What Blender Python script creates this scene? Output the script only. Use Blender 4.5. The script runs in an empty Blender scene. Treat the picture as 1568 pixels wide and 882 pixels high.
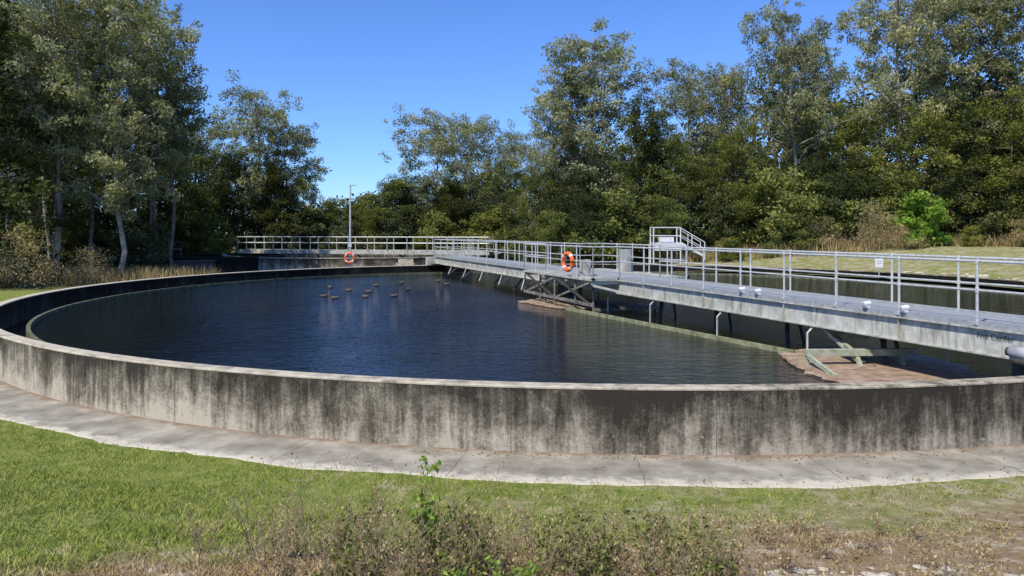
import bpy, math, random
import numpy as np
from mathutils import Vector
PI=math.pi
scene=bpy.context.scene
CX,CY,R=2.8,30.7,20.3
ZC=3.17; RIM=0.97; WAT=0.42
def sstep(a,b,x):
    t=np.clip((np.asarray(x,float)-a)/(b-a),0,1); return t*t*(3-2*t)
def gh(x,y):
    x=np.asarray(x,float); y=np.asarray(y,float)
    r=np.hypot(x-CX,y-CY)
    f=sstep(2,14,x)*sstep(14,24,y)
    h=f*np.clip(0.7+(r-20.5)*0.1,0.5,2.1)
    f2=1-sstep(7,15,y)
    h=h+f2*0.19*np.clip(r-22.4,0,12)
    n=0.05*np.sin(x*1.3+y*.7)*np.sin(y*1.1-x*.4)+0.03*np.sin(x*3.1+1)*np.sin(y*2.7)
    h=h+n*sstep(21.8,24,r)
    return h
# ---------------------------------------------------------------- mesh builder
class QB:
    def __init__(s): s.V=[];s.Q=[];s.M=[];s.T=[];s.n=0
    def add(s,V,Q,m=0,t=0.5):
        V=np.asarray(V,float).reshape(-1,3);Q=np.asarray(Q,int).reshape(-1,4)
        s.V.append(V);s.Q.append(Q+s.n);s.n+=len(V)
        s.M.append(np.full(len(Q),m));s.T.append(np.broadcast_to(np.asarray(t,float),(len(V),)))
    def obox(s,o,a,b,c,m=0):
        o,a,b,c=[np.asarray(k,float) for k in (o,a,b,c)]
        V=[o,o+a,o+a+b,o+b,o+c,o+a+c,o+a+b+c,o+b+c]
        s.add(V,[(0,3,2,1),(4,5,6,7),(0,1,5,4),(1,2,6,5),(2,3,7,6),(3,0,4,7)],m)
    def box(s,x0,x1,y0,y1,z0,z1,m=0): s.obox((x0,y0,z0),(x1-x0,0,0),(0,y1-y0,0),(0,0,z1-z0),m)
    def bar(s,p,q,w,h,m=0):
        p=np.asarray(p,float);q=np.asarray(q,float);d=q-p
        u=np.cross(d,(0,0,1)); 
        if np.linalg.norm(u)<1e-6: u=np.array((1.,0,0))
        u/=np.linalg.norm(u); v=np.cross(u,d); v/=np.linalg.norm(v)
        s.obox(p-u*w/2-v*h/2,d,u*w,v*h,m)
    def tube(s,P,rad,n=6,m=0,t=0.5,cap=False):
        P=np.asarray(P,float);k=len(P);rad=np.broadcast_to(np.asarray(rad,float),(k,))
        T=np.gradient(P,axis=0);T/=np.linalg.norm(T,axis=1)[:,None]+1e-9
        ref=np.array((0,0,1.)) if abs(T[0][2])<0.9 else np.array((1.,0,0))
        U=np.cross(T,ref);U/=np.linalg.norm(U,axis=1)[:,None]+1e-9;W=np.cross(T,U)
        a=np.arange(n)*2*PI/n
        V=P[:,None,:]+rad[:,None,None]*(np.cos(a)[None,:,None]*U[:,None,:]+np.sin(a)[None,:,None]*W[:,None,:])
        i=np.arange(k-1)[:,None]*n+np.arange(n)[None,:];j=np.arange(k-1)[:,None]*n+(np.arange(n)[None,:]+1)%n
        s.add(V.reshape(-1,3),np.stack([i,j,j+n,i+n],-1).reshape(-1,4),m,t)
    def cyl(s,p,q,r,n=16,m=0):
        p=np.asarray(p,float);q=np.asarray(q,float);d=(q-p)*0.0005
        s.tube([p,p+d,q-d,q],[r*.02,r,r,r*.02],n,m)
    def rev(s,prof,c=(0,0),n=256,m=0,closed=True):
        prof=list(prof)
        if closed: prof=prof+[prof[0]]
        k=len(prof);a=np.arange(n)*2*PI/n
        V=np.array([[(c[0]+r*math.cos(t),c[1]+r*math.sin(t),z) for t in a] for r,z in prof])
        i=np.arange(k-1)[:,None]*n+np.arange(n)[None,:];j=np.arange(k-1)[:,None]*n+(np.arange(n)[None,:]+1)%n
        s.add(V.reshape(-1,3),np.stack([i,j,j+n,i+n],-1).reshape(-1,4),m)
    def leaves(s,C,L,W,rng,droop=0.0,m=1,t=0.5):
        C=np.asarray(C,float);N=len(C)
        D=rng.normal(size=(N,3));D[:,2]-=droop;D/=np.linalg.norm(D,axis=1)[:,None]
        S=np.cross(D,rng.normal(size=(N,3)));S/=np.linalg.norm(S,axis=1)[:,None]
        l=(L*rng.uniform(.6,1.3,N))[:,None]/2;w=(W*rng.uniform(.6,1.3,N))[:,None]/2
        V=np.stack([C-D*l,C+S*w,C+D*l,C-S*w],1).reshape(-1,3)
        s.add(V,np.arange(4*N).reshape(-1,4),m,np.repeat(np.broadcast_to(t,(N,)),4))
    def mesh(s,name,mats,smooth=False):
        V=np.concatenate(s.V);Q=np.concatenate(s.Q);M=np.concatenate(s.M);T=np.concatenate(s.T)
        me=bpy.data.meshes.new(name);me.vertices.add(len(V));me.vertices.foreach_set('co',V.ravel().astype('f'))
        me.loops.add(Q.size);me.loops.foreach_set('vertex_index',Q.ravel().astype('i'))
        me.polygons.add(len(Q));me.polygons.foreach_set('loop_start',(np.arange(len(Q))*4).astype('i'))
        for mm in mats: me.materials.append(mm)
        me.polygons.foreach_set('material_index',M.astype('i'))
        me.polygons.foreach_set('use_smooth',np.full(len(Q),smooth))
        at=me.attributes.new('tint','FLOAT','POINT');at.data.foreach_set('value',T.astype('f'))
        me.update(calc_edges=True);return me
def obj(name,me,loc=(0,0,0),parent=None,rot=0,scale=(1,1,1)):
    o=bpy.data.objects.new(name,me);scene.collection.objects.link(o);o.location=loc;o.rotation_euler=(0,0,rot);o.scale=scale
    if parent: o.parent=parent
    return o
def empty(name,loc=(0,0,0)): return obj(name,None,loc)
# ---------------------------------------------------------------- materials
class MT:
    def __init__(s,name,rough=0.8,spec=0.3,metal=0.0):
        s.m=bpy.data.materials.new(name);s.m.use_nodes=True;s.nt=s.m.node_tree;s.N=s.nt.nodes;s.L=s.nt.links
        s.b=s.N['Principled BSDF'];s.b.inputs['Roughness'].default_value=rough
        s.b.inputs['Specular IOR Level'].default_value=spec;s.b.inputs['Metallic'].default_value=metal
        s.co=s.N.new('ShaderNodeTexCoord').outputs['Object']
    def inp(s,node,i,v):
        if isinstance(v,bpy.types.NodeSocket): s.L.new(v,node.inputs[i])
        else:
            if isinstance(v,tuple) and len(v)==3 and node.inputs[i].type=='RGBA': v=v+(1,)
            node.inputs[i].default_value=v
    def map(s,sc,loc=(0,0,0)):
        n=s.N.new('ShaderNodeMapping');s.L.new(s.co,n.inputs[0]);n.inputs['Scale'].default_value=sc;n.inputs['Location'].default_value=loc;return n.outputs[0]
    def noise(s,scale,vec=None,det=4,rough=.55,dist=0):
        n=s.N.new('ShaderNodeTexNoise');s.L.new(vec or s.co,n.inputs['Vector'])
        n.inputs['Scale'].default_value=scale;n.inputs['Detail'].default_value=det;n.inputs['Roughness'].default_value=rough;n.inputs['Distortion'].default_value=dist
        return n.outputs['Fac']
    def math(s,op,a,b=0.0,c=None,clamp=False):
        n=s.N.new('ShaderNodeMath');n.operation=op;n.use_clamp=clamp;s.inp(n,0,a);s.inp(n,1,b)
        if c is not None: s.inp(n,2,c)
        return n.outputs[0]
    def ramp(s,f,stops):
        n=s.N.new('ShaderNodeValToRGB');s.inp(n,0,f);e=n.color_ramp.elements
        while len(e)<len(stops): e.new(.5)
        for k,(p,c) in zip(e,stops):
            k.position=p;k.color=(c,c,c,1) if not isinstance(c,tuple) else c+(1,)
        return n.outputs[0]
    def mix(s,f,a,b,mode='MIX'):
        n=s.N.new('ShaderNodeMix');n.data_type='RGBA';n.blend_type=mode
        s.inp(n,0,f);s.inp(n,6,a);s.inp(n,7,b);return n.outputs[2]
    def sep(s):
        n=s.N.new('ShaderNodeSeparateXYZ');s.L.new(s.co,n.inputs[0]);return n.outputs
    def attr(s,name):
        n=s.N.new('ShaderNodeAttribute');n.attribute_name=name;return n.outputs['Fac']
    def rnd(s): return s.N.new('ShaderNodeObjectInfo').outputs['Random']
    def col(s,c): s.inp(s.b,'Base Color',c);return s
    def bump(s,h,st=.3,d=.02):
        n=s.N.new('ShaderNodeBump');n.inputs['Strength'].default_value=st;n.inputs['Distance'].default_value=d;s.L.new(h,n.inputs['Height']);s.L.new(n.outputs[0],s.b.inputs['Normal']);return s
def leafmat(name,dark,mid,light,trans=.3,warm=.25):
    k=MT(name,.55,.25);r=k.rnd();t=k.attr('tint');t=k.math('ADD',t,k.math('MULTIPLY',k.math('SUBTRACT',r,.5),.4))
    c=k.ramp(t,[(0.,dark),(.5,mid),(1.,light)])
    r2=k.math('FRACT',k.math('MULTIPLY',r,7.31))
    c=k.mix(k.math('MULTIPLY',r2,warm*3.),c,k.mix(1.,c,(1.25,1.08,.62),'MULTIPLY'))
    df=k.N.new('ShaderNodeBsdfDiffuse');k.L.new(c,df.inputs[0])
    if trans>0:
        tr=k.N.new('ShaderNodeBsdfTranslucent');k.L.new(k.mix(1.0,c,(1.15,1.25,.6),'MULTIPLY'),tr.inputs[0])
        ms=k.N.new('ShaderNodeMixShader');ms.inputs[0].default_value=trans
        k.L.new(df.outputs[0],ms.inputs[1]);k.L.new(tr.outputs[0],ms.inputs[2]);k.L.new(ms.outputs[0],k.N['Material Output'].inputs[0])
    else: k.L.new(df.outputs[0],k.N['Material Output'].inputs[0])
    return k.m
def simple(name,c1,c2,scale=5,rough=.7,metal=0.,spec=.3,st=0.0):
    k=MT(name,rough,spec,metal);n=k.noise(scale);k.col(k.ramp(n,[(.3,c1),(.7,c2)]))
    if st: k.bump(n,st)
    return k.m
M_euc=leafmat('leaf_eucalyptus',(.095,.115,.062),(.23,.25,.14),(.43,.43,.26),.28,.14)
M_dark=leafmat('leaf_dark',(.026,.038,.016),(.062,.08,.03),(.13,.15,.052),.2)
M_olive=leafmat('leaf_olive',(.065,.085,.026),(.145,.17,.05),(.28,.29,.1),.22,.2)
M_bright=leafmat('leaf_bright',(.12,.2,.03),(.2,.33,.05),(.32,.45,.09))
M_dry=leafmat('leaf_dry',(.2,.15,.075),(.4,.31,.16),(.58,.48,.28),.15,.1)
M_forest=leafmat('leaf_forest',(.025,.037,.018),(.065,.08,.037),(.14,.16,.075),0.)
M_barkp=simple('bark_pale',(.14,.115,.09),(.42,.37,.3),2.2)
M_barkd=simple('bark_dark',(.08,.065,.05),(.2,.165,.13),4)
M_twig=simple('twig',(.18,.125,.07),(.42,.33,.2),6)

def wallmat(name,bright=1.0,shift=0.0,joint=2.9):
    k=MT(name,.9,.2);x,y,z=k.sep()
    n1=k.noise(1,k.map((2.6,2.6,.4)),6,.65);n2=k.noise(1,k.map((12,12,1.3)),5,.65);n3=k.noise(2.0,None,7,.68);n4=k.noise(26,None,5,.7);n0=k.noise(.35,None,3,.5)
    s=k.math('ADD',k.math('MULTIPLY',n1,.65),k.math('MULTIPLY',n2,.55))
    s=k.math('ADD',s,k.math('MULTIPLY',n3,.8))
    s=k.math('ADD',s,k.math('MULTIPLY',k.math('SUBTRACT',n0,.5),.45))
    s=k.math('ADD',s,k.math('MULTIPLY',k.math('SUBTRACT',n4,.5),.5))
    s=k.math('ADD',s,k.math('MULTIPLY',k.math('SUBTRACT',z,.42),.40))
    s=k.math('ADD',s,k.math('MULTIPLY',k.math('ADD',x,7),.005))
    s=k.math('SUBTRACT',s,.51-shift)
    b=bright
    c=k.ramp(s,[(.25,(.48*b,.43*b,.33*b)),(.41,(.28*b,.246*b,.182*b)),(.54,(.135*b,.116*b,.083*b)),(.72,(.04*b,.034*b,.025*b))])
    w=k.ramp(k.math('MULTIPLY',k.noise(1,k.map((6,6,5)),6,.7),1.0),[(.64,0.),(.68,1.)])
    w=k.math('MULTIPLY',w,k.math('SUBTRACT',.65,z,clamp=True))
    c=k.mix(k.math('MULTIPLY',w,1.5,clamp=True),c,(.5,.47,.4))
    th=k.math('ARCTAN2',y,x);u=k.math('MULTIPLY',th,R);
    u=k.math('ADD',u,k.math('MULTIPLY',k.noise(6),.04))
    j=k.math('LESS_THAN',k.math('MODULO',k.math('ADD',u,200),joint),.016)
    c=k.mix(k.math('MULTIPLY',j,.55),c,(.045,.04,.03))
    k.col(c);k.bump(k.math('ADD',n4,n2),.35,.015);return k.m
M_wall=wallmat('stained_concrete')
M_wall2=wallmat('far_concrete',1.1,-.1)
M_inner=wallmat('algae_concrete',.28,.12)
M_wall3=wallmat('dark_concrete',.35,.1)
k=MT('coping_concrete',.9,.2);n=k.noise(3.5,None,7,.72);n2=k.noise(30,None,4,.7);x,y,z=k.sep()
n5=k.math('ADD',n,k.math('MULTIPLY',x,.007))
k.col(k.mix(k.math('MULTIPLY',n2,.4),k.ramp(n5,[(.38,(.58,.51,.38)),(.52,(.38,.33,.24)),(.64,(.09,.075,.055))]),(.3,.26,.19)));k.bump(n2,.4,.01);M_cope=k.m
k=MT('path_concrete',.9,.2);x,y,z=k.sep();n=k.noise(1.6,None,7,.65);n2=k.noise(45,None,4,.7)
c=k.ramp(n,[(.34,(.21,.185,.142)),(.5,(.33,.295,.23)),(.66,(.48,.435,.345))]);c=k.mix(k.math('MULTIPLY',n2,.35),c,(.14,.12,.09))
rr=k.math('SQRT',k.math('ADD',k.math('MULTIPLY',x,x),k.math('MULTIPLY',y,y)))
wb=k.math('ADD',rr,k.math('MULTIPLY',k.math('SUBTRACT',k.noise(4,None,6,.7),.5),.9))
edge=k.ramp(k.math('SUBTRACT',wb,20.85),[(.4,0.),(.6,1.)]);c=k.mix(k.math('MULTIPLY',edge,.75),c,(.62,.56,.43))
inn=k.ramp(k.math('SUBTRACT',wb,20.2),[(.08,1.),(.25,0.)]);c=k.mix(k.math('MULTIPLY',inn,.8),c,(.22,.13,.075))
u=k.math('MULTIPLY',k.math('ARCTAN2',y,x),R);u=k.math('ADD',u,k.math('MULTIPLY',k.noise(3),.12));j=k.math('LESS_THAN',k.math('MODULO',k.math('ADD',u,200.9),2.4),.016);c=k.mix(k.math('MULTIPLY',j,.5),c,(.06,.05,.04))
k.col(c);k.bump(n2,.4,.01);M_path=k.m
def groundcol(k):
    x,y,z=k.sep()
    n=k.noise(.55,None,6,.65);n2=k.noise(4,None,6,.7);n3=k.noise(40,None,3,.6);n6=k.noise(1.7,k.map((1,1,1),(7,3,0)),6,.7)
    g=k.ramp(n2,[(.3,(.135,.185,.03)),(.5,(.235,.28,.055)),(.7,(.37,.37,.11))])
    d=k.ramp(n2,[(.3,(.25,.2,.095)),(.55,(.4,.335,.18)),(.7,(.55,.47,.31))])
    dirt=k.ramp(n2,[(.3,(.22,.14,.07)),(.52,(.38,.27,.16)),(.66,(.62,.53,.4))])
    s=k.math('ADD',n,k.math('MULTIPLY',k.math('MINIMUM',x,3.5),.026));s=k.math('ADD',s,k.math('MULTIPLY',k.math('SUBTRACT',n2,.5),.5))
    c=k.mix(k.ramp(s,[(.47,0.),(.72,.9)]),g,d)
    sp=k.math('ADD',n6,k.math('MULTIPLY',k.math('MINIMUM',x,8),.010));sp=k.ramp(sp,[(.57,0.),(.65,1.)])
    c=k.mix(k.math('MULTIPLY',sp,.7),c,(.5,.43,.3))
    dd=k.math('SUBTRACT',k.math('ADD',k.math('MULTIPLY',x,.12),k.math('MULTIPLY',k.math('SUBTRACT',7.2,y),.42)),k.math('MULTIPLY',k.math('SUBTRACT',n,.5),-1.6))
    near=k.math('LESS_THAN',y,14)
    f=k.math('MULTIPLY',k.ramp(dd,[(.1,0.),(.5,1.)]),near)
    c=k.mix(f,c,dirt)
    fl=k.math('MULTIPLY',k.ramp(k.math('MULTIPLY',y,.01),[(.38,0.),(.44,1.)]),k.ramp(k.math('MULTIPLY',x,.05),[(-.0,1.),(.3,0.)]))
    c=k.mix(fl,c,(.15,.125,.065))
    c=k.mix(k.math('MULTIPLY',n3,.35),c,(.1,.09,.04));return c,n2,n3
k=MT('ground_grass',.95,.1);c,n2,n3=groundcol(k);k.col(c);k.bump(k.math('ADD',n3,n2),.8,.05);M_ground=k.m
k=MT('grass_blade',.7,.2);c,n2,n3=groundcol(k);c=k.mix(k.attr('tint'),k.mix(1.,c,(.72,.8,.65),'MULTIPLY'),k.mix(1.,c,(1.5,1.42,1.1),'MULTIPLY'));k.col(c);M_blade=k.m
k=MT('pond_water',.03,.5);k.b.inputs['IOR'].default_value=1.33;k.col((.004,.006,.006))
w1=k.noise(1,k.map((1.6,3.2,1)),2,.5,.6);w2=k.noise(1,k.map((5,9,1),(3,1,0)),3,.6,.4);w3=k.noise(.12)
amp=k.ramp(w3,[(.35,.45),(.6,1.)])
k.bump(k.math('MULTIPLY',k.math('ADD',k.math('MULTIPLY',w1,.6),k.math('MULTIPLY',w2,.5)),amp),.55,.18);M_water=k.m
M_scum=simple('brown_scum',(.2,.13,.08),(.42,.31,.22),4,.8,0,.2,.4)
k=MT('galvanised_paint',.5,.4,.1);n=k.noise(1,k.map((3,3,3)),6,.7);n2=k.noise(1,k.map((9,9,1.2)),4,.7)
c=k.ramp(n,[(.35,(.34,.335,.28)),(.55,(.52,.51,.44)),(.7,(.68,.66,.58))]);c=k.mix(k.ramp(n2,[(.5,0.),(.7,.85)]),c,(.2,.17,.11));k.col(c);M_gird=k.m
M_galv=simple('galvanised_steel',(.44,.45,.42),(.66,.65,.6),12,.45,.25,.5)
M_grate=simple('deck_grating',(.27,.28,.28),(.42,.43,.42),14,.6,.2)
M_darkst=simple('dark_steel',(.03,.03,.028),(.1,.085,.07),8,.7)
M_rusty=simple('weathered_steel',(.07,.06,.045),(.3,.28,.23),6,.7)
M_algae=simple('algae_timber',(.12,.13,.055),(.34,.33,.2),5,.8)
M_arm=simple('algae_steel',(.24,.26,.15),(.5,.5,.38),5,.7)
M_weir=simple('algae_weir',(.05,.055,.025),(.2,.2,.12),5,.8)
M_orange=simple('orange_plastic',(.75,.12,.03),(.8,.17,.05),3,.5)
M_white=simple('white_paint',(.6,.6,.58),(.78,.78,.75),6,.5)
M_rock=simple('pale_rock',(.33,.28,.2),(.6,.54,.44),6,.9,0,.2,.5)
M_black=simple('black_text',(.02,.02,.02),(.03,.03,.03))
M_grey=simple('grey_plastic',(.3,.3,.3),(.45,.45,.45))

def ground():
    rad=np.concatenate([[19.9,20.1,20.3,21.0,21.6,22.0,22.5],np.arange(23,40,.45),np.geomspace(40.5,900,40)])
    nt=480;th=np.arange(nt)*2*PI/nt
    X=CX+rad[:,None]*np.cos(th);Y=CY+rad[:,None]*np.sin(th);Z=gh(X,Y)
    V=np.stack([X,Y,Z],-1).reshape(-1,3)
    i=np.arange(len(rad)-1)[:,None]*nt+np.arange(nt)[None];j=np.arange(len(rad)-1)[:,None]*nt+(np.arange(nt)[None]+1)%nt
    q=QB();q.add(V,np.stack([i,i+nt,j+nt,j],-1).reshape(-1,4));obj('ground',q.mesh('ground',[M_ground],True))
ground()
rng=np.random.default_rng(5)
nt=720;th=np.arange(nt)*2*PI/nt
wob=np.interp(np.arange(nt),np.arange(0,nt+6,6),np.append(rng.normal(0,.06,120),0),period=nt)
q=QB();Vs=[]
for r0,zz in((20.25,.03),(20.9,.025),(21.35,.02),(21.5,.012),(21.56,-.03)):
    w=wob*(1 if r0>21.3 else 0)+rng.normal(0,.02,nt)*(r0>21.4)
    Vs.append(np.stack([(r0+w)*np.cos(th),(r0+w)*np.sin(th),np.full(nt,zz)],-1))
V=np.array(Vs).reshape(-1,3);i=np.arange(4)[:,None]*nt+np.arange(nt)[None];j=np.arange(4)[:,None]*nt+(np.arange(nt)[None]+1)%nt
q.add(V,np.stack([i,i+nt,j+nt,j],-1).reshape(-1,4));obj('concrete_path',q.mesh('concrete_path',[M_path],False),(CX,CY,0))
# ---------------------------------------------------------------- tank
tank=empty('clarifier_tank',(CX,CY,0))
q=QB();q.rev([(20.3,-.3),(20.3,RIM-.035),(20.05,RIM-.035),(20.05,-.3)],n=360);obj('wall',q.mesh('wall',[M_wall]),parent=tank)
q=QB();q.rev([(20.045,-1.2),(20.02,-1.2),(20.02,RIM-.04),(20.045,RIM-.04)],n=360);obj('inner_wall',q.mesh('inner_wall',[M_inner]),parent=tank)
q=QB();q.rev([(20.306,RIM-.033),(20.306,RIM-.012),(20.29,RIM),(20.03,RIM),(20.012,RIM-.012),(20.012,RIM-.033)],n=360);obj('coping',q.mesh('coping',[M_cope]),parent=tank)
q=QB();q.rev([(19.2,-.5),(19.2,.55),(19.1,.55),(19.1,-.5)],n=360);obj('launder_weir',q.mesh('launder_weir',[M_weir]),parent=tank)
q=QB();q.rev([(20.03,-1),(.01,-1.05)],n=180,closed=False);obj('floor',q.mesh('floor',[M_darkst]),parent=tank)
q=QB();q.rev([(19.1,WAT),(14,WAT),(7,WAT),(.01,WAT)],n=180,closed=False)
q.rev([(20.03,.2),(19.19,.2)],n=180,closed=False)
obj('water',q.mesh('water',[M_water]),(CX,CY,0))
C2=(-13,66.);R2=12.
t2=empty('clarifier_tank',(C2[0],C2[1],0))
q=QB();q.rev([(R2,-.3),(R2,1.2),(R2-.3,1.2),(R2-.3,-.3)],n=240);obj('wall',q.mesh('wall2',[M_wall2]),parent=t2)
q=QB();q.rev([(R2+.03,1.204),(R2+.03,1.27),(R2-.33,1.27),(R2-.33,1.204)],n=240);obj('coping',q.mesh('coping2',[M_cope]),parent=t2)
q=QB();q.rev([(R2-.31,.7),(.01,.7)],n=120,closed=False);obj('water',q.mesh('water2',[M_water]),(C2[0],C2[1],0))
t3=empty('round_tank',(-23.2,58.5,0))
q=QB();q.rev([(5,-.3),(5,1.28),(4.7,1.28),(4.7,-.3)],n=120);q.rev([(5.08,1.05),(5.08,1.15),(5.003,1.15),(5.003,1.05)],n=120);obj('wall',q.mesh('wall3',[M_wall3]),parent=t3)
q=QB();q.rev([(5.03,1.283),(5.03,1.34),(4.67,1.34),(4.67,1.283)],n=120);obj('coping',q.mesh('coping3',[M_wall2]),parent=t3)
# ---------------------------------------------------------------- bridges
def fr(o,d):
    d=np.array(d,float);d/=np.linalg.norm(d);p=np.array((d[1],-d[0]));o=np.array(o,float)
    return lambda s,t,z:np.array((o[0]+d[0]*s+p[0]*t,o[1]+d[1]*s+p[1]*t,z))
def fbox(q,F,s0,s1,t0,t1,z0,z1,m=0):
    o=F(s0,t0,z0);q.obox(o,F(s1,t0,z0)-o,F(s0,t1,z0)-o,F(s0,t0,z1)-o,m)
def rail(q,F,path,zd,step=1.6,h=1.05,rr=.024,start=0.0):
    for (s0,t0),(s1,t1) in zip(path[:-1],path[1:]):
        L=math.hypot(s1-s0,t1-t0);n=max(1,round(L/step))
        for hh in (h,h*.53):
            q.tube([F(s0,t0,zd+hh),F(s1,t1,zd+hh)],rr if hh==h else rr*.8,8)
        for i in range(n+1):
            a=i/n;p=F(s0+(s1-s0)*a,t0+(t1-t0)*a,zd-.05);e=p.copy();e[2]=zd+h
            q.tube([p,e],rr,8)
            b=p.copy();b[2]=zd;q.obox(b-np.array((.06,.06,.03)),(.12,0,0),(0,.12,0),(0,0,.05))
            for hh in(h,h*.53):
                c=p.copy();c[2]=zd+hh;q.cyl(c-np.array((0,0,.04)),c+np.array((0,0,.04)),rr*1.5,8)
ZD=1.62
br=empty('clarifier_bridge',(0,0,0));F=fr((7.94,12.6),(-.36,1))
SE=38.4
q=QB()
for t in (0.02,1.48):
    fbox(q,F,-1.9,SE,t-.012,t+.012,1.13,1.53)
    fbox(q,F,-1.9,SE,t-.1,t+.1,1.53,1.56);fbox(q,F,-1.9,SE,t-.1,t+.1,1.10,1.129)
    for s in np.arange(-1.6,SE,3.2): fbox(q,F,s-.006,s+.006,t-.08,t-.013,1.131,1.529);fbox(q,F,s-.006,s+.006,t+.013,t+.08,1.131,1.529)
for s in np.arange(-.8,SE,3.2): fbox(q,F,s,s+.08,.04,1.46,1.2,1.32)
obj('girders',q.mesh('girders',[M_gird]),parent=br)
q=QB();fbox(q,F,-1.9,SE,.05,1.45,1.575,1.61)
for t in(-.06,1.46): fbox(q,F,-1.9,SE,t,t+.1,1.562,1.62+.03)
obj('deck',q.mesh('deck',[M_grate]),parent=br)
q=QB();rail(q,F,[(-1.6,-.02),(12.8,-.02)],ZD);rail(q,F,[(-1.6,1.52),(12.8,1.52)],ZD)
rail(q,F,[(12.8,-.02),(12.8,-1.0),(19.2,-1.0),(19.2,-.02)],ZD,1.3);rail(q,F,[(12.8,1.52),(12.8,2.6),(19.2,2.6),(19.2,1.52)],ZD,1.3)
rail(q,F,[(19.2,-.02),(SE,-.02),(SE,1.52),(19.2,1.52)],ZD)
obj('handrail',q.mesh('handrail',[M_galv]),parent=br)
q=QB();fbox(q,F,12.8,19.2,-1.05,-.07,1.54,1.62);fbox(q,F,12.8,19.2,1.57,2.65,1.54,1.62)
for s in (12.9,15,17,19.1): fbox(q,F,s-.05,s+.05,-1.,2.6,1.42,1.535)
fbox(q,F,14.2,14.5,-.7,-.4,1.622,2.2);fbox(q,F,16.2,16.5,1.9,2.3,1.622,2.5)
obj('centre_platform',q.mesh('centre_platform',[M_gird]),parent=br)
q=QB()
for s in np.arange(20.5,33,3.1):
    q.bar(F(s,.02,1.1),F(s+.5,-.45,.62),.045,.06,1);q.bar(F(s+1.3,.02,1.12),F(s+.5,-.45,.62),.04,.05,0)
    q.bar(F(s,.7,1.1),F(s+.6,.2,.2),.07,.07,1)
for s in np.arange(2.2,13,2.9):
    q.bar(F(s+.7,.9,1.2),F(s,.35,.2),.1,.1,1);q.bar(F(s+.9,1.4,1.1),F(s+.4,1.2,.3),.06,.06,1)
for s in(3.9,7.2,10.6,13.4): q.tube([F(s,-.15,.35),F(s,-.15,.95),F(s,.05,1.12)],.025,6,0)
for s,t in((13.6,-.6),(13.6,1.8),(16,-1),(18.4,-.6),(18.4,2.0),(15,0.1),(17,0.4),(14.4,-.9),(17.2,-.9)): q.tube([F(s,t,1.45),F(s,t,.2)],.04,8,2)
for a,b in(((13,-1),(16,-1)),((16,-1),(19,-1))):
    q.bar(F(*a,1.5),F(*b,.75),.05,.07,2);q.bar(F(*a,.75),F(*b,1.5),.05,.07,1)
q.bar(F(19.2,-.95,1.45),F(21.5,-.1,.9),.06,.08,0);q.bar(F(12.8,-1.0,1.4),F(11.8,-.1,1.15),.05,.07,0)
q.bar(F(12.8,-1,.75),F(19.2,-1,.75),.07,.1,2);q.bar(F(12.8,.2,.6),F(19.2,.2,.6),.07,.1,1);q.bar(F(13.5,-.6,.52),F(13.5,1.9,.52),.07,.1,2)
q.cyl(F(18.5,.75,-.5),F(18.5,.75,1.4),.5,24,1)
fbox(q,F,-2.1,-1.2,-.3,1.8,.975,1.09,1)
fbox(q,F,-1.25,-.55,.05,1.3,.3,1.09,1)
for t in(-.15,1.6): q.cyl(F(-1.95,t,1.12),F(-1.95,t+.08,1.12),.14,20,1)
fbox(q,F,SE-.3,SE+.1,-.3,1.8,.975,1.09,1);fbox(q,F,SE-.2,SE+.6,-.5,.3,.98,1.5,0)
obj('supports',q.mesh('supports',[M_gird,M_darkst,M_rusty]),parent=br)
q=QB();q.cyl(F(-.75,-.22,1.25),F(-1.2,-.22,1.25),.1,20,0);q.cyl(F(-.68,-.22,1.25),F(-.75,-.22,1.25),.07,16,1);fbox(q,F,-1.2,-.8,-.3,-.12,1.06,1.17,1)
q.cyl(F(-1.2,-.22,1.25),F(-1.45,-.22,1.25),.075,16,1)
obj('drive_motor',q.mesh('drive_motor',[M_grey,M_darkst],True),parent=br)
q=QB()
for s in(1.45,2.35,5.7,6.3):
    fbox(q,F,s-.05,s+.05,-.1,.0,1.655,1.7);a=F(s,-.14,1.72);b=F(s,.02,1.74);q.cyl(a,b,.055,16,0);q.cyl(a-(b-a)*.05,a,.04,16,1)
obj('deck_fittings',q.mesh('deck_fittings',[M_white,M_grey],False),parent=br)  # small white cylinders standing for round fittings on the deck edge
cu=bpy.data.curves.new('label','FONT');cu.body='Final Clarifier';cu.size=.12;cu.extrude=.001;cu.materials.append(M_black)
to=bpy.data.objects.new('label',cu);scene.collection.objects.link(to);to.parent=br
to.rotation_euler=(PI/2,0,math.atan2(-.9409,.3387));to.location=Vector(F(.02,-.0,1.38))+Vector((-.012,-.004,0))
sk=empty('scum_skimmer')
q=QB();q.bar((1.9,26.1,.45),(4.1,21.2,.45),.06,.16);q.bar((4.1,21.2,.45),(6.3,16.5,.45),.06,.16)
obj('blade',q.mesh('blade',[M_algae]),parent=sk)
q=QB();q.bar((5.95,15.0,.72),(8.3,15.1,.72),.14,.13);q.bar((7.1,16.6,.86),(7.9,16.4,.86),.14,.12);q.bar((6.0,15.05,.66),(6.05,13.8,.46),.07,.08)
q.bar((6.0,15.05,.6),(6.0,15.05,.3),.07,.07)
for (ax,ay) in((7.0,15.05),(7.9,15.1)): q.bar((ax,ay,.68),(ax+.05,ay-.25,.3),.07,.07)
q.bar((6.9,16.6,1.1),(7.0,15.1,.6),.06,.06);q.bar((8.9,15.2,.9),(8.85,15.,.3),.03,.03);q.bar((6.9,15.05,.78),(7.2,16.5,.86),.08,.05)
obj('arm',q.mesh('arm',[M_arm]),parent=sk)
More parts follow.
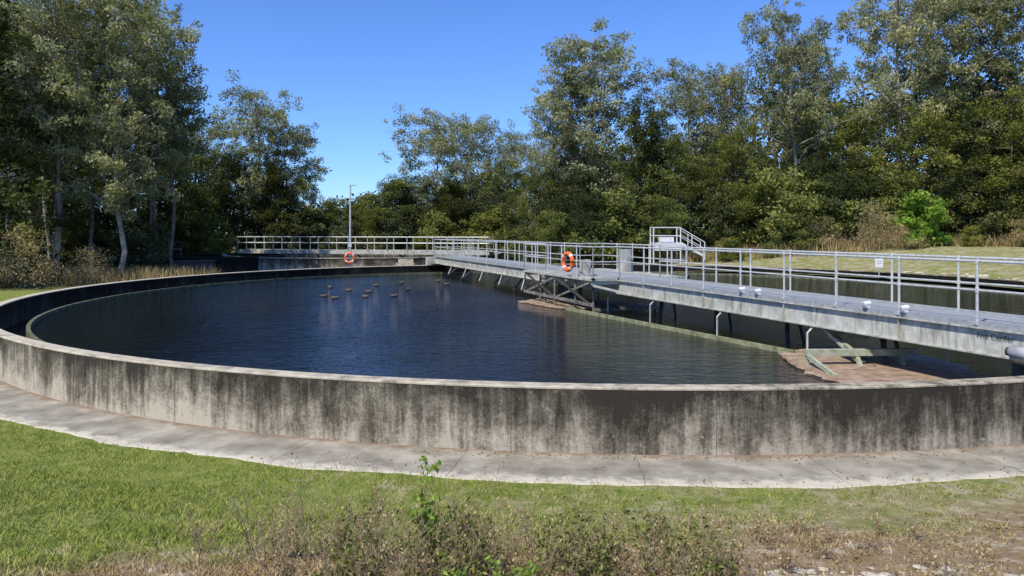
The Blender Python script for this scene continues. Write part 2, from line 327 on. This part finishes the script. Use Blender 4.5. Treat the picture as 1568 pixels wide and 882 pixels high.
def scum(poly,seed,th=.035):
    rg=np.random.default_rng(seed);P=[]
    poly=np.array(poly,float);n=len(poly)
    for a in range(n):
        for t in np.linspace(0,1,8,endpoint=False): P.append(poly[a]*(1-t)+poly[(a+1)%n]*t+rg.normal(0,.05,2))
    P=np.array(P);c=P.mean(0);m=len(P);q=QB();V=[];
    for f,zz in((1.,WAT+.004),(.985,WAT+th*.8),(.5,WAT+th),(.02,WAT+th)):
        V.append(np.column_stack([c+(P-c)*f,np.full(m,zz)]))
    V=np.array(V).reshape(-1,3);i=np.arange(3)[:,None]*m+np.arange(m)[None];j=np.arange(3)[:,None]*m+(np.arange(m)[None]+1)%m
    q.add(V,np.stack([i,j,j+m,i+m],-1).reshape(-1,4));obj('scum_raft',q.mesh('scum',[M_scum]),(0,0,0))
scum([(6.0,16.7),(5.8,15.2),(5.8,13.7),(6.6,12.9),(7.6,12.8),(8.7,13.4),(9.2,15.2),(8.9,17.0),(7.4,17.6)],1,.06)
scum([(.2,29.2),(1.6,26.6),(3.0,26.3),(5.2,27.3),(4.8,28.4),(3,30.2),(1.3,30.6)],2)
b2=empty('clarifier_bridge');F2=fr((-24.4,68.0),(1,-.24));q=QB();L2=23.5
fbox(q,F2,0,L2,0,.15,1.25,1.6);fbox(q,F2,0,L2,1.3,1.45,1.25,1.6);fbox(q,F2,0,L2,.15,1.3,1.5,1.58)
obj('girders',q.mesh('girders2',[M_gird]),parent=b2);q=QB();rail(q,F2,[(0,0),(L2,0),(L2,1.45),(0,1.45),(0,0)],ZD,1.8,1.1,.035)
obj('handrail',q.mesh('handrail2',[M_galv]),parent=b2)
q=QB()
for s in(3,7,11,15,19): q.bar(F2(s,.1,1.25),F2(s+.8,.1,.6),.1,.1)
obj('supports',q.mesh('supports2',[M_darkst]),parent=b2)
# ---------------------------------------------------------------- lifebuoys, pole
def lifebuoy(loc,rz):
    q=QB()
    def seg(a0,a1,m,r):
        a=np.linspace(a0,a1,8);q.tube(np.stack([.29*np.cos(a),0*a,.29*np.sin(a)],-1),r,12,m)
    for i in range(4):
        b=i*PI/2;seg(b-.7,b+.7,0,.075);seg(b+.65,b+PI/2-.65,1,.08)
    return obj('lifebuoy',q.mesh('lifebuoy',[M_orange,M_white],True),loc,rot=rz)
p=F(14.6,-1.1,2.12);lifebuoy(tuple(p),math.radians(-60))
lifebuoy((-10.3,46.9,1.52),0)
q=QB();q.tube([(0,0,0),(0,0,3),(0,0,6.1)],[.07,.06,.045],10);q.box(-.05,.35,-.08,.08,6.1,6.17);q.box(-.12,.12,-.12,.12,0,.05);q.box(-.1,.1,-.1,-.07,2.2,2.5)
obj('lamp_post',q.mesh('lamp_post',[M_galv]),(-10.3,47.1,0))
q=QB();q.box(-1.2,1.2,-.8,.8,0,1.1);q.box(-1.28,1.28,-.88,.88,1.103,1.17);q.box(-.9,-.2,-.83,-.805,.3,.9)
obj('equipment_cabinet',q.mesh('cabinet',[M_darkst]),(-22.2,51.8,0),rot=.2)
q=QB()
for i in range(4): q.box(-.9+i*.12,.9-i*.12,-.3+.28*i,.0+.28*i,0,.3+.28*i)
obj('concrete_steps',q.mesh('steps',[M_cope]),(-7.6,52.3,.1))
q=QB()
for x in(-1,0,1): q.tube([(x,0,0),(x,0,1.1)],.03,6)
for z in(.6,1.1): q.tube([(-1,0,z),(1,0,z)],.03,6)
obj('handrail',q.mesh('hr3',[M_rusty]),(-25.5,54.5,1.28),rot=.5)
q=QB();W=1.9
for x in(0,W):
    for y in(0,1.2): q.bar((x,y,-1),(x,y,1.8),.07,.07)
for z in(1.78,1.2):
    q.bar((0,0,z),(W,0,z),.06,.06);q.bar((0,1.2,z),(W,1.2,z),.06,.06);q.bar((0,0,z),(0,1.2,z),.06,.06)
q.box(.04,W-.04,.04,1.16,.62,.7);q.box(.05,W-.05,.05,.1,.15,.6);q.box(.5,1.5,.3,.9,.7,1.1)
for y in(0,1.2):
    q.bar((W,y,.7),(W+1.6,y,-.2),.06,.14);q.bar((W,y,1.75),(W+1.7,y,.75),.05,.05);q.bar((W+1.7,y,.75),(W+1.7,y,-.5),.05,.05);q.bar((W+.8,y,1.25),(W+.8,y,.2),.05,.05);q.bar((W,y,1.25),(W+1.7,y,.3),.04,.04)
for i in range(6): q.box(W+.1+i*.26,W+.34+i*.26,0,1.2,.58-i*.15,.6-i*.15)
obj('access_platform',q.mesh('access_platform',[M_white]),(9.95,52,1.7))
q=QB();q.tube([(0,0,-.5),(0,0,.4)],.03,8,1);q.box(-.2,.2,-.03,-.01,.0,.5,0);q.box(-.14,.14,-.034,-.031,.32,.36,1);q.box(-.14,.14,-.034,-.031,.2,.23,1)
obj('warning_sign',q.mesh('warning_sign',[M_white,M_grey]),(19.8,39.9,1.25),rot=-.3)
# ---------------------------------------------------------------- ducks
def duck(loc,rz,sc=1.):
    me=bpy.data.meshes.new('duck')
    P=[(0,0,.04),(-.12,0,.06),(-.23,0,.12),(.1,0,.06),(.15,0,.14),(.165,0,.22),(.185,0,.27),(.24,0,.262),(.28,0,.255)]
    RR=[.095,.07,.018,.075,.035,.027,.042,.018,.012];E=[(0,1),(1,2),(0,3),(3,4),(4,5),(5,6),(6,7),(7,8)]
    me.from_pydata(P,E,[]);o=obj('duck',me,loc,rot=rz,scale=(sc,sc,sc));sk=o.modifiers.new('s','SKIN')
    for v,r in zip(me.skin_vertices[0].data,RR): v.radius=(r,r*.9)
    me.skin_vertices[0].data[0].use_root=True
    sk.use_smooth_shade=True;ss=o.modifiers.new('ss','SUBSURF');ss.levels=2;ss.render_levels=2;me.materials.append(M_duck)
k=MT('duck_feathers',.7,.2);x,y,z=k.sep();n=k.noise(30);c=k.ramp(n,[(.3,(.04,.03,.022)),(.7,(.2,.15,.11))])
c=k.mix(k.math('GREATER_THAN',z,.2),c,(.03,.03,.02));c=k.mix(k.math('GREATER_THAN',x,.225),c,(.35,.2,.05));k.col(c);M_duck=k.m
for px,pz,rz in((-7.95,31.3,.3),(-7.3,30.4,3.3),(-6.5,33.6,.1),(-6.15,31.0,2.6),(-5.0,31.4,.3),(-6.9,37.6,.2),(-4.9,34.9,4.0),(-3.4,38.4,3.3),(-8.9,36.2,2.3),(-4.1,41.,-.6),(-7.6,34.4,3.0),(-5.9,39.5,.4)):
    duck((px,pz,WAT-.005),rz,.82)
# ---------------------------------------------------------------- trees
def make_tree(name,seed,H,Rc,base,nb,sub,nl,L,W,droop,lm,bm,prof='e',rc=.7,r0=None,flat=.75,top=0,tr=.62):
    rg=np.random.default_rng(seed);q=QB();r0=r0 or H*.0088
    k=9;tz=np.linspace(-.4,H*.93,k);off=np.cumsum(rg.normal(0,H*.009,(k,2)),0);off-=off[0]
    TP=np.column_stack([off,tz]);q.tube(TP,r0*(1-.85*np.linspace(0,1,k)),8,0)
    def tp(z): return np.array([np.interp(z,tz,TP[:,i]) for i in range(3)])
    def clump(tip,bt,cr):
        N=int(nl*(cr/rc)**2*rg.uniform(.8,1.2))
        C=rg.normal(size=(N,3));C/=np.linalg.norm(C,axis=1)[:,None];C*=(rg.uniform(.1,1,N)**.6)[:,None]*np.array((cr,cr,cr*flat))
        C+=tip;C[:,2]=np.maximum(C[:,2],.05)
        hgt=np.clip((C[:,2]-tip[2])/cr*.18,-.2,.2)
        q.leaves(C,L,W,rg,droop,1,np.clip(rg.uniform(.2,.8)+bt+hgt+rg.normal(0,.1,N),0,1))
    for b in range(nb):
        t=(b+rg.uniform(0,1))/nb;z0=H*(base+(.93-base)*t);az=b*2.4+rg.uniform(-.5,.5)
        if prof=='e': pr=math.sqrt(max(.06,1-((t-.5)/.62)**2))
        elif prof=='c': pr=max(.12,(1-t)**.75)*min(1,.55+t*2.5)
        else: pr=math.sqrt(max(.05,1-(t)**2))
        Lb=Rc*pr*rg.uniform(.5,1.12);up=rg.uniform(.25,.8)*Lb*(1 if prof!='c' else .3)
        s=tp(max(.1,z0-up*.8));d=np.array((math.cos(az),math.sin(az),0))
        e=s+d*Lb+np.array((0,0,up));mid=s+d*Lb*.45+np.array((0,0,up*.62))+rg.normal(0,.12*Lb,3)*.5
        BP=np.array([s,(s+mid)/2+rg.normal(0,.05,3),mid,(mid+e)/2+rg.normal(0,.1,3),e])
        rb=r0*.48*(1-.5*t)*(.4+Lb/Rc*.6);q.tube(BP,rb*np.array((1,.8,.6,.4,.15)),5,0)
        ns=max(2,int(sub*(.4+pr*.8)));bt=rg.uniform(-.15,.15)
        for j in range(ns):
            a=rg.uniform(.35,1);bp=np.array([np.interp(a*4,range(5),BP[:,i]) for i in range(3)])
            tip=bp+rg.normal(0,1,3)*np.array((.32,.32,.22))*Rc*.5*(.5+.5*pr)
            q.tube([bp,(bp+tip)/2+rg.normal(0,.1,3),tip],rb*np.array((.35,.25,.1)),4,0)
            clump(tip,bt,rc*rg.uniform(.5,1.2))
    c0=tp(H*.9)
    for j in range(top):
        a=rg.uniform(0,6.28);zz=rg.uniform(-.16,.07);u=Rc*tr*math.sqrt(rg.uniform(0,1))*(1-max(0,zz)*6)
        tip=c0+np.array((u*math.cos(a),u*math.sin(a),zz*H));bp=tp(H*rg.uniform(.68,.84))
        q.tube([bp,(bp+tip)/2+rg.normal(0,.15,3),tip],r0*np.array((.18,.12,.04)),4,0);clump(tip,rg.uniform(-.1,.1),rc*rg.uniform(.6,1.15))
    return q.mesh(name,[bm,lm])
T={}
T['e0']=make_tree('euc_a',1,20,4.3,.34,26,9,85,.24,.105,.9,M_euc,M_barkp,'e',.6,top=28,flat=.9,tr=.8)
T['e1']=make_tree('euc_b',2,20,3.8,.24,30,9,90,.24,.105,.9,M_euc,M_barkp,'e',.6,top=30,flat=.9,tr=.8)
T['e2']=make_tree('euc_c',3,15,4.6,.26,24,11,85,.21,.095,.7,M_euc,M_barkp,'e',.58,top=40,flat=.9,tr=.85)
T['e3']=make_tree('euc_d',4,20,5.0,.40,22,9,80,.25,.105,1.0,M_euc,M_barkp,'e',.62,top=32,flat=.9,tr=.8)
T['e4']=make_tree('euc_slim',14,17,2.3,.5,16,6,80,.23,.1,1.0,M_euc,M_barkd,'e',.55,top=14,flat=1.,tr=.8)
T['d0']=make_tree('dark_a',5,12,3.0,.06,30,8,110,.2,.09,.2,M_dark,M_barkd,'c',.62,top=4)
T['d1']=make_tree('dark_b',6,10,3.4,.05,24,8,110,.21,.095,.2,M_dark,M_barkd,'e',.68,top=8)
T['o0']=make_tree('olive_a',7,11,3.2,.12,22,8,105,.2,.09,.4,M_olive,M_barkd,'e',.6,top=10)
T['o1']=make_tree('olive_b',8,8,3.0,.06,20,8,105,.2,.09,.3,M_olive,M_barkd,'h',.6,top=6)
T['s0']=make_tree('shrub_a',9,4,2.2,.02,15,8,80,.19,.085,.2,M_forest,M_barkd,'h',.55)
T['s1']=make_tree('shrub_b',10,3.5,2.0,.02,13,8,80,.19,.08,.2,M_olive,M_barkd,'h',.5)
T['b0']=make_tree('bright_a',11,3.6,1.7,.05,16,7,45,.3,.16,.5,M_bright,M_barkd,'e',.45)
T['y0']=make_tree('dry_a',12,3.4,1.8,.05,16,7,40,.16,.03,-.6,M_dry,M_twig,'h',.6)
HT={'e0':20,'e1':20,'e2':15,'e3':20,'e4':17,'d0':12,'d1':10,'o0':11,'o1':8,'s0':4,'s1':3.5,'b0':3.6,'y0':3.4}
NM={'e':'eucalyptus_tree','d':'casuarina_tree','o':'acacia_tree','s':'shrub','b':'bright_green_shrub','y':'dry_shrub'}
rr=random.Random(4)
def plant(kind,x,y,h,wf=1.0,f=1.0):
    x*=f;y*=f;h=(h-3.17)*f+3.17
    s=h/HT[kind];obj(NM[kind[0]],T[kind],(x,y,float(gh(x,y))-.05),rot=rr.uniform(0,6.28),scale=(s*wf,s*wf,s))
for a in [
 ('d0',-30.4,42.5,18,1.2),('e0',-28.4,46,20,1.1),('e1',-24.6,46,19.6,1.1),('e3',-31.5,50,21,1.),('e0',-27.0,55,21.5,1.),('e1',-34,52,21,1.2),
 ('e4',-26.3,47,16,1.),('e4',-22.9,50.5,15.5,1.1),('e4',-29.5,48,17,1.),('e4',-25.2,52,18,1.1),('e4',-31.8,46,16,1.),
 ('o0',-31,56,11,1.1),('d1',-29,63,10,1.1),('d0',-36,58,14,1.2),('e2',-39,60,18,1.2),
 ('e2',-21.4,63,15.8,1.1,1.32),('e1',-19.4,64,13.0,1.3,1.32),('d1',-23.7,60,10.3,.9,1.32),('d0',-19.4,59.5,9.6,1.1,1.35),('d1',-28,66,11,1.,1.2),('o0',-17.6,62,8,1,1.35),('e2',-29.5,68,14,1.,1.2),('d1',-21.5,62,9,1,1.35),
 ('o1',-19,76,7.0,1.2,1.1),('o0',-16.5,78,6.6,1.2,1.1),('o1',-14.,74,7.6,1.,1.15),('o1',-11.3,70,8.5,1.2,1.2),
 ('e2',-7.2,67,14.6,1.15,1.28),('e2',-4.2,68,14.2,1.1,1.26),('o0',-9.5,65,8.5,1.1,1.3),('d1',-5.5,64,8,1.1,1.3),('d1',-9.8,64,7.5,1,1.3),('e2',.6,68,12.8,.95,1.25),('o0',-1,64,9.5,1.1,1.3),('d1',1.8,64,9,1.1,1.1),
 ('e1',6.6,62,20.5,1.3),('e1',5.0,63.5,17.5,1.1),('e2',3.2,63,12.8,.85),('d0',9.6,58,13.5,.9),('d0',11.2,59.5,12.,.9),('d1',4.6,58,8.5,1.1),('o0',2.4,60,8,1.1),
 ('e2',14.8,64,16.3,1.05),('e2',18.0,64,15.8,.85),('o0',12.8,60,10.,1.),('d1',14.4,57.5,7.5,1.),('o0',17.8,58.5,10,1),('d1',19.2,58,8.,1),
 ('e3',22.8,59,20.2,.95),('e0',25.6,65,19,.9),('o0',26.6,60,12.,1.1),('d1',23.6,57,7.5,1),('d1',26,57,7.5,1.),
 ('e3',30.2,58,22,1.),('e0',34.,59,23.,1.),('e1',37.5,60,22.5,1.1),('e3',39.5,55,22,1.1),('o0',31,56,11,1.1),('d0',34,56,11,1.2),('o0',37,55,12,1.1),('d1',39.5,56,10,1.2),('e1',44,57,21,1.2),('e0',43,50,20,1.1),('o0',45,52,11,1.2),
 ('b0',29.3,53,3.8,1.),('s1',20.5,54,3.0,1.2),('y0',25.6,52.5,3.6,.9),('y0',27,53.5,2.6,1),('y0',22.9,54,2.6,1.1),('y0',36,51,2.6,1.2),('y0',-27.6,41.5,3.5,1.2),('y0',-25.2,44.2,2.4,1.2)]: plant(*a)
rr2=random.Random(9)
for x in np.arange(-42,46,2.4):
    yy=55.5+rr2.uniform(-1,2.5)
    if x<-26: yy=62+rr2.uniform(0,4)
    elif x<2: yy=80+rr2.uniform(-.5,3)
    plant(rr2.choice(['s0','s0','s1','d1','o1']),x+rr2.uniform(-.6,.6),yy,rr2.uniform(4,6.5),1.1)
for x in np.arange(-46,-25,2.5): plant(rr2.choice(['s0','s1','d1']),x,49.8+rr2.uniform(-1.5,2)+(-24-x)*.1,rr2.uniform(3.,5),1.1)
for i in range(14): plant(rr2.choice(['s1','y0','y0']),rr2.uniform(13,40),rr2.uniform(52,54.5),rr2.uniform(1.0,2.2),1.3)
q=QB();rg=np.random.default_rng(77)
for i in range(115):
    az=rg.uniform(-1.05,.95);D=rg.uniform(92,112);x=D*math.sin(az);y=D*math.cos(az);sl=math.tan(az)
    h=rg.uniform(9.5,12.5)
    if -.33<sl<-.1: h=rg.uniform(6,8.0)
    if sl>.3 or sl<-.42: h=rg.uniform(13,18)
    if sl<-.42 or sl>.05: x*=.8;y*=.8
    z0=float(gh(x,y));q.tube([(x,y,z0),(x,y,z0+h*.8)],.18,5,0)
    for c in range(34):
        zc=rg.uniform(.05,.95);rad=3.8*math.sqrt(max(.1,1-((zc-.45)/.6)**2));a=rg.uniform(0,6.28);u=rad*math.sqrt(rg.uniform(0,1))
        C=rg.normal(0,.62,(38,3))+np.array((x+u*math.cos(a),y+u*math.sin(a),z0+zc*h));C[:,2]=np.maximum(C[:,2],z0)
        q.leaves(C,.55,.26,rg,.2,1,np.clip(rg.uniform(.0,.7)+rg.normal(0,.1,38),0,1))
obj('distant_forest',q.mesh('distant_forest',[M_barkd,M_forest]))
# ---------------------------------------------------------------- grass
def blades(name,P,h,w,rg,mat,lean=.35):
    N=len(P);a=rg.uniform(0,2*PI,N);S=np.stack([np.cos(a),np.sin(a),0*a],-1)*(w*rg.uniform(.6,1.4,N))[:,None]/2
    hh=h*rg.uniform(.4,1.3,N);tip=P+np.stack([rg.normal(0,lean,N)*hh,rg.normal(0,lean,N)*hh,hh],-1)
    V=np.stack([P-S,P+S,tip+S*.15,tip-S*.15],1).reshape(-1,3);q=QB();q.add(V,np.arange(4*N).reshape(-1,4),0,np.repeat(rg.uniform(0,1,N),4))
    obj(name,q.mesh(name,[mat]))
rg=np.random.default_rng(3);N=280000
y=rg.uniform(4.4,17,N);x=rg.uniform(-.75,.75,N)*y;r=np.hypot(x-CX,y-CY)
keep=(r>21.5+rg.normal(0,.09,N))&(y<17)
pat=.5+.5*np.sin(x*2.1+y*1.3+np.sin(x*.9)*2)*np.sin(y*2.9-x*1.7+np.sin(y*1.3+x))
dens=1-.6*sstep(.45,.8,pat)-.45*sstep(-1,4,x)-.5*sstep(1.5,5,x+(7-y)*2)
keep&=rg.uniform(0,1,N)<dens*np.clip(1.15-y*.03,.3,1)
x=x[keep];y=y[keep];blades('lawn_grass',np.stack([x,y,gh(x,y)-.005],-1),.045,.010,rg,M_blade,.7)
def region(n,x0,x1,y0,y1):
    x=rg.uniform(x0,x1,n);y=rg.uniform(y0,y1,n);return np.stack([x,y,gh(x,y)],-1)
P=np.concatenate([region(14000,-36,-19,43,49),region(9000,12,44,52,55)])
cl=np.sin(P[:,0]*1.7)*np.sin(P[:,1]*2.3+P[:,0]*.6);P=P[cl+rg.normal(0,.4,len(P))>0.15]
blades('tall_dry_grass',P,.85,.05,rg,M_dry,.3)
q=QB();N=9000;x=rg.uniform(-6,8,N);y=rg.uniform(4.5,10.6,N);r=np.hypot(x-CX,y-CY);k_=(r>20.4)&((x+2.2*(7-y)+rg.normal(0,2,N)>3)|(r<20.6)|(rg.uniform(0,1,N)<.06));x=x[k_];y=y[k_];r=r[k_]
z=np.where(r<21.5,.035,gh(x,y)+.015);q.leaves(np.stack([x,y,z],-1),.05,.025,rg,0,0,rg.uniform(0,.6,len(x)));obj('leaf_litter',q.mesh('leaf_litter',[M_dry]))
def rocks(name,P,s0,s1,seed):
    rg=np.random.default_rng(seed);q=QB()
    for (x,y) in P:
        s=rg.uniform(s0,s1);z=float(gh(x,y));k=6;n=9;ang=np.linspace(0,PI,k)
        a=np.arange(n)*2*PI/n;V=[]
        for t in ang:
            for b in a: V.append([math.sin(t)*math.cos(b),math.sin(t)*math.sin(b),math.cos(t)])
        V=np.array(V);dd=rg.normal(0,1,(5,3));f=1+.22*np.sin(V@dd[0]*2+1)+.15*np.sin(V@dd[1]*3)
        V=V*f[:,None]*np.array((s*rg.uniform(.8,1.6),s,s*.4))+np.array((x,y,z))
        i=np.arange(k-1)[:,None]*n+np.arange(n)[None];j=np.arange(k-1)[:,None]*n+(np.arange(n)[None]+1)%n
        q.add(V,np.stack([i,i+n,j+n,j],-1).reshape(-1,4))
    obj(name,q.mesh(name,[M_rock]))
rocks('rock',[(rg.uniform(1.9,4.2),rg.uniform(5.5,6.1)) for i in range(70)],.01,.06,8)
rocks('rock',[(CX+(20.9+rg.uniform(0,1.8))*math.cos(a),CY+(20.9+rg.uniform(0,1.8))*math.sin(a)) for a in rg.uniform(.15,.6,45)],.06,.2,9)
# ---------------------------------------------------------------- weeds
def weeds(name,P,hr,seed,leafm,ldens,ll=.035,lw=.018,sp=.5):
    rg=np.random.default_rng(seed);q=QB()
    for(x,y) in P:
        z=float(gh(x,y));h=rg.uniform(*hr)
        for s in range(rg.integers(4,9)):
            a=rg.uniform(0,6.28);d=np.array((math.cos(a),math.sin(a),0))*rg.uniform(.05,sp)*h;hh=h*rg.uniform(.5,1)
            t=np.linspace(0,1,6);B=np.array([x,y,z])+t[:,None]*d*(.4+.6*t[:,None])+np.column_stack([rg.normal(0,.012,6),rg.normal(0,.012,6),t*hh])
            q.tube(B,.0035*(1-.7*t),4,0)
            for b in range(rg.integers(3,8)):
                u=rg.uniform(.3,.95);p=np.array([np.interp(u*5,range(6),B[:,i]) for i in range(3)]);e=p+rg.normal(0,.07,3)+np.array((0,0,.07));m_=(p+e)/2+rg.normal(0,.012,3)
                q.tube([p,m_,e],[.002,.0015,.001],3,0)
                n=rg.poisson(ldens)
                if n: 
                    C=p+(e-p)*rg.uniform(.2,1.1,(n,1))+rg.normal(0,.014,(n,3));q.leaves(C,ll,lw,rg,.2,1,rg.uniform(0,1,n))
    obj(name,q.mesh(name,[M_twig,leafm]))
U=rg.uniform
weeds('dry_weeds',[(U(-2.5,1.2),U(4.8,6.0)) for i in range(40)],(.2,.5),21,M_dry,2.0,.03,.014,.7)
weeds('dry_weeds',[(U(-1.2,1.7),U(4.9,6.2)) for i in range(44)],(.3,.8),26,M_dry,2.0,.03,.014,.6)
weeds('dry_stalks',[(U(-2.3,-.3),U(5.0,6.0)) for i in range(14)],(.6,.95),27,M_dry,.3,.02,.01,.8)
weeds('green_weeds',[(U(-1.2,1.5),U(4.8,6.0)) for i in range(38)],(.2,.65),22,M_olive,6,.04,.022,.4)
weeds('dry_weeds',[(U(1.8,4.4),U(5.5,7.4)) for i in range(26)],(.08,.28),25,M_dry,3,.03,.014,.8)
weeds('tall_leafy_weed',[(-.68,5.4)],(1.0,1.01),23,M_bright,10,.05,.03,.12)
weeds('green_weed',[(-.05,4.75),(-.35,4.8),(.1,4.8)],(.25,.35),24,M_bright,5,.05,.03,.3)
# ---------------------------------------------------------------- light & sky
el=math.radians(52);sd=np.array((-.62,-.70,0));sd/=np.linalg.norm(sd);rot=math.atan2(sd[0],sd[1])
w=bpy.data.worlds.new('World');scene.world=w;w.use_nodes=True;nt=w.node_tree
sky=nt.nodes.new('ShaderNodeTexSky');sky.sky_type='NISHITA';sky.sun_disc=False;sky.sun_elevation=el;sky.sun_rotation=rot
sky.air_density=1.0;sky.dust_density=.05;sky.ozone_density=2.5;sky.altitude=0
mx=nt.nodes.new('ShaderNodeMix');mx.data_type='RGBA';mx.blend_type='MULTIPLY';mx.inputs[0].default_value=1.;mx.inputs[7].default_value=(.70,1.02,1.66,1)
bg=nt.nodes['Background'];bg.inputs[1].default_value=.115
nt.links.new(sky.outputs[0],mx.inputs[6]);nt.links.new(mx.outputs[2],bg.inputs[0])
l=bpy.data.lights.new('sun','SUN');l.energy=5.0;l.angle=math.radians(.5);l.color=(1,.95,.84);lo=bpy.data.objects.new('sun',l);scene.collection.objects.link(lo)
v=Vector((sd[0]*math.cos(el),sd[1]*math.cos(el),math.sin(el)));lo.rotation_euler=(v).to_track_quat('Z','Y').to_euler()
cam=bpy.data.cameras.new('camera');co=bpy.data.objects.new('camera',cam);scene.collection.objects.link(co);co.location=(0,0,ZC);co.rotation_euler=(PI/2,0,0)
cam.lens=26;cam.sensor_width=36;cam.shift_y=-86/1568;cam.clip_start=.05;cam.clip_end=2500;scene.camera=co
scene.view_settings.view_transform='Standard';scene.view_settings.look='None';scene.view_settings.exposure=0
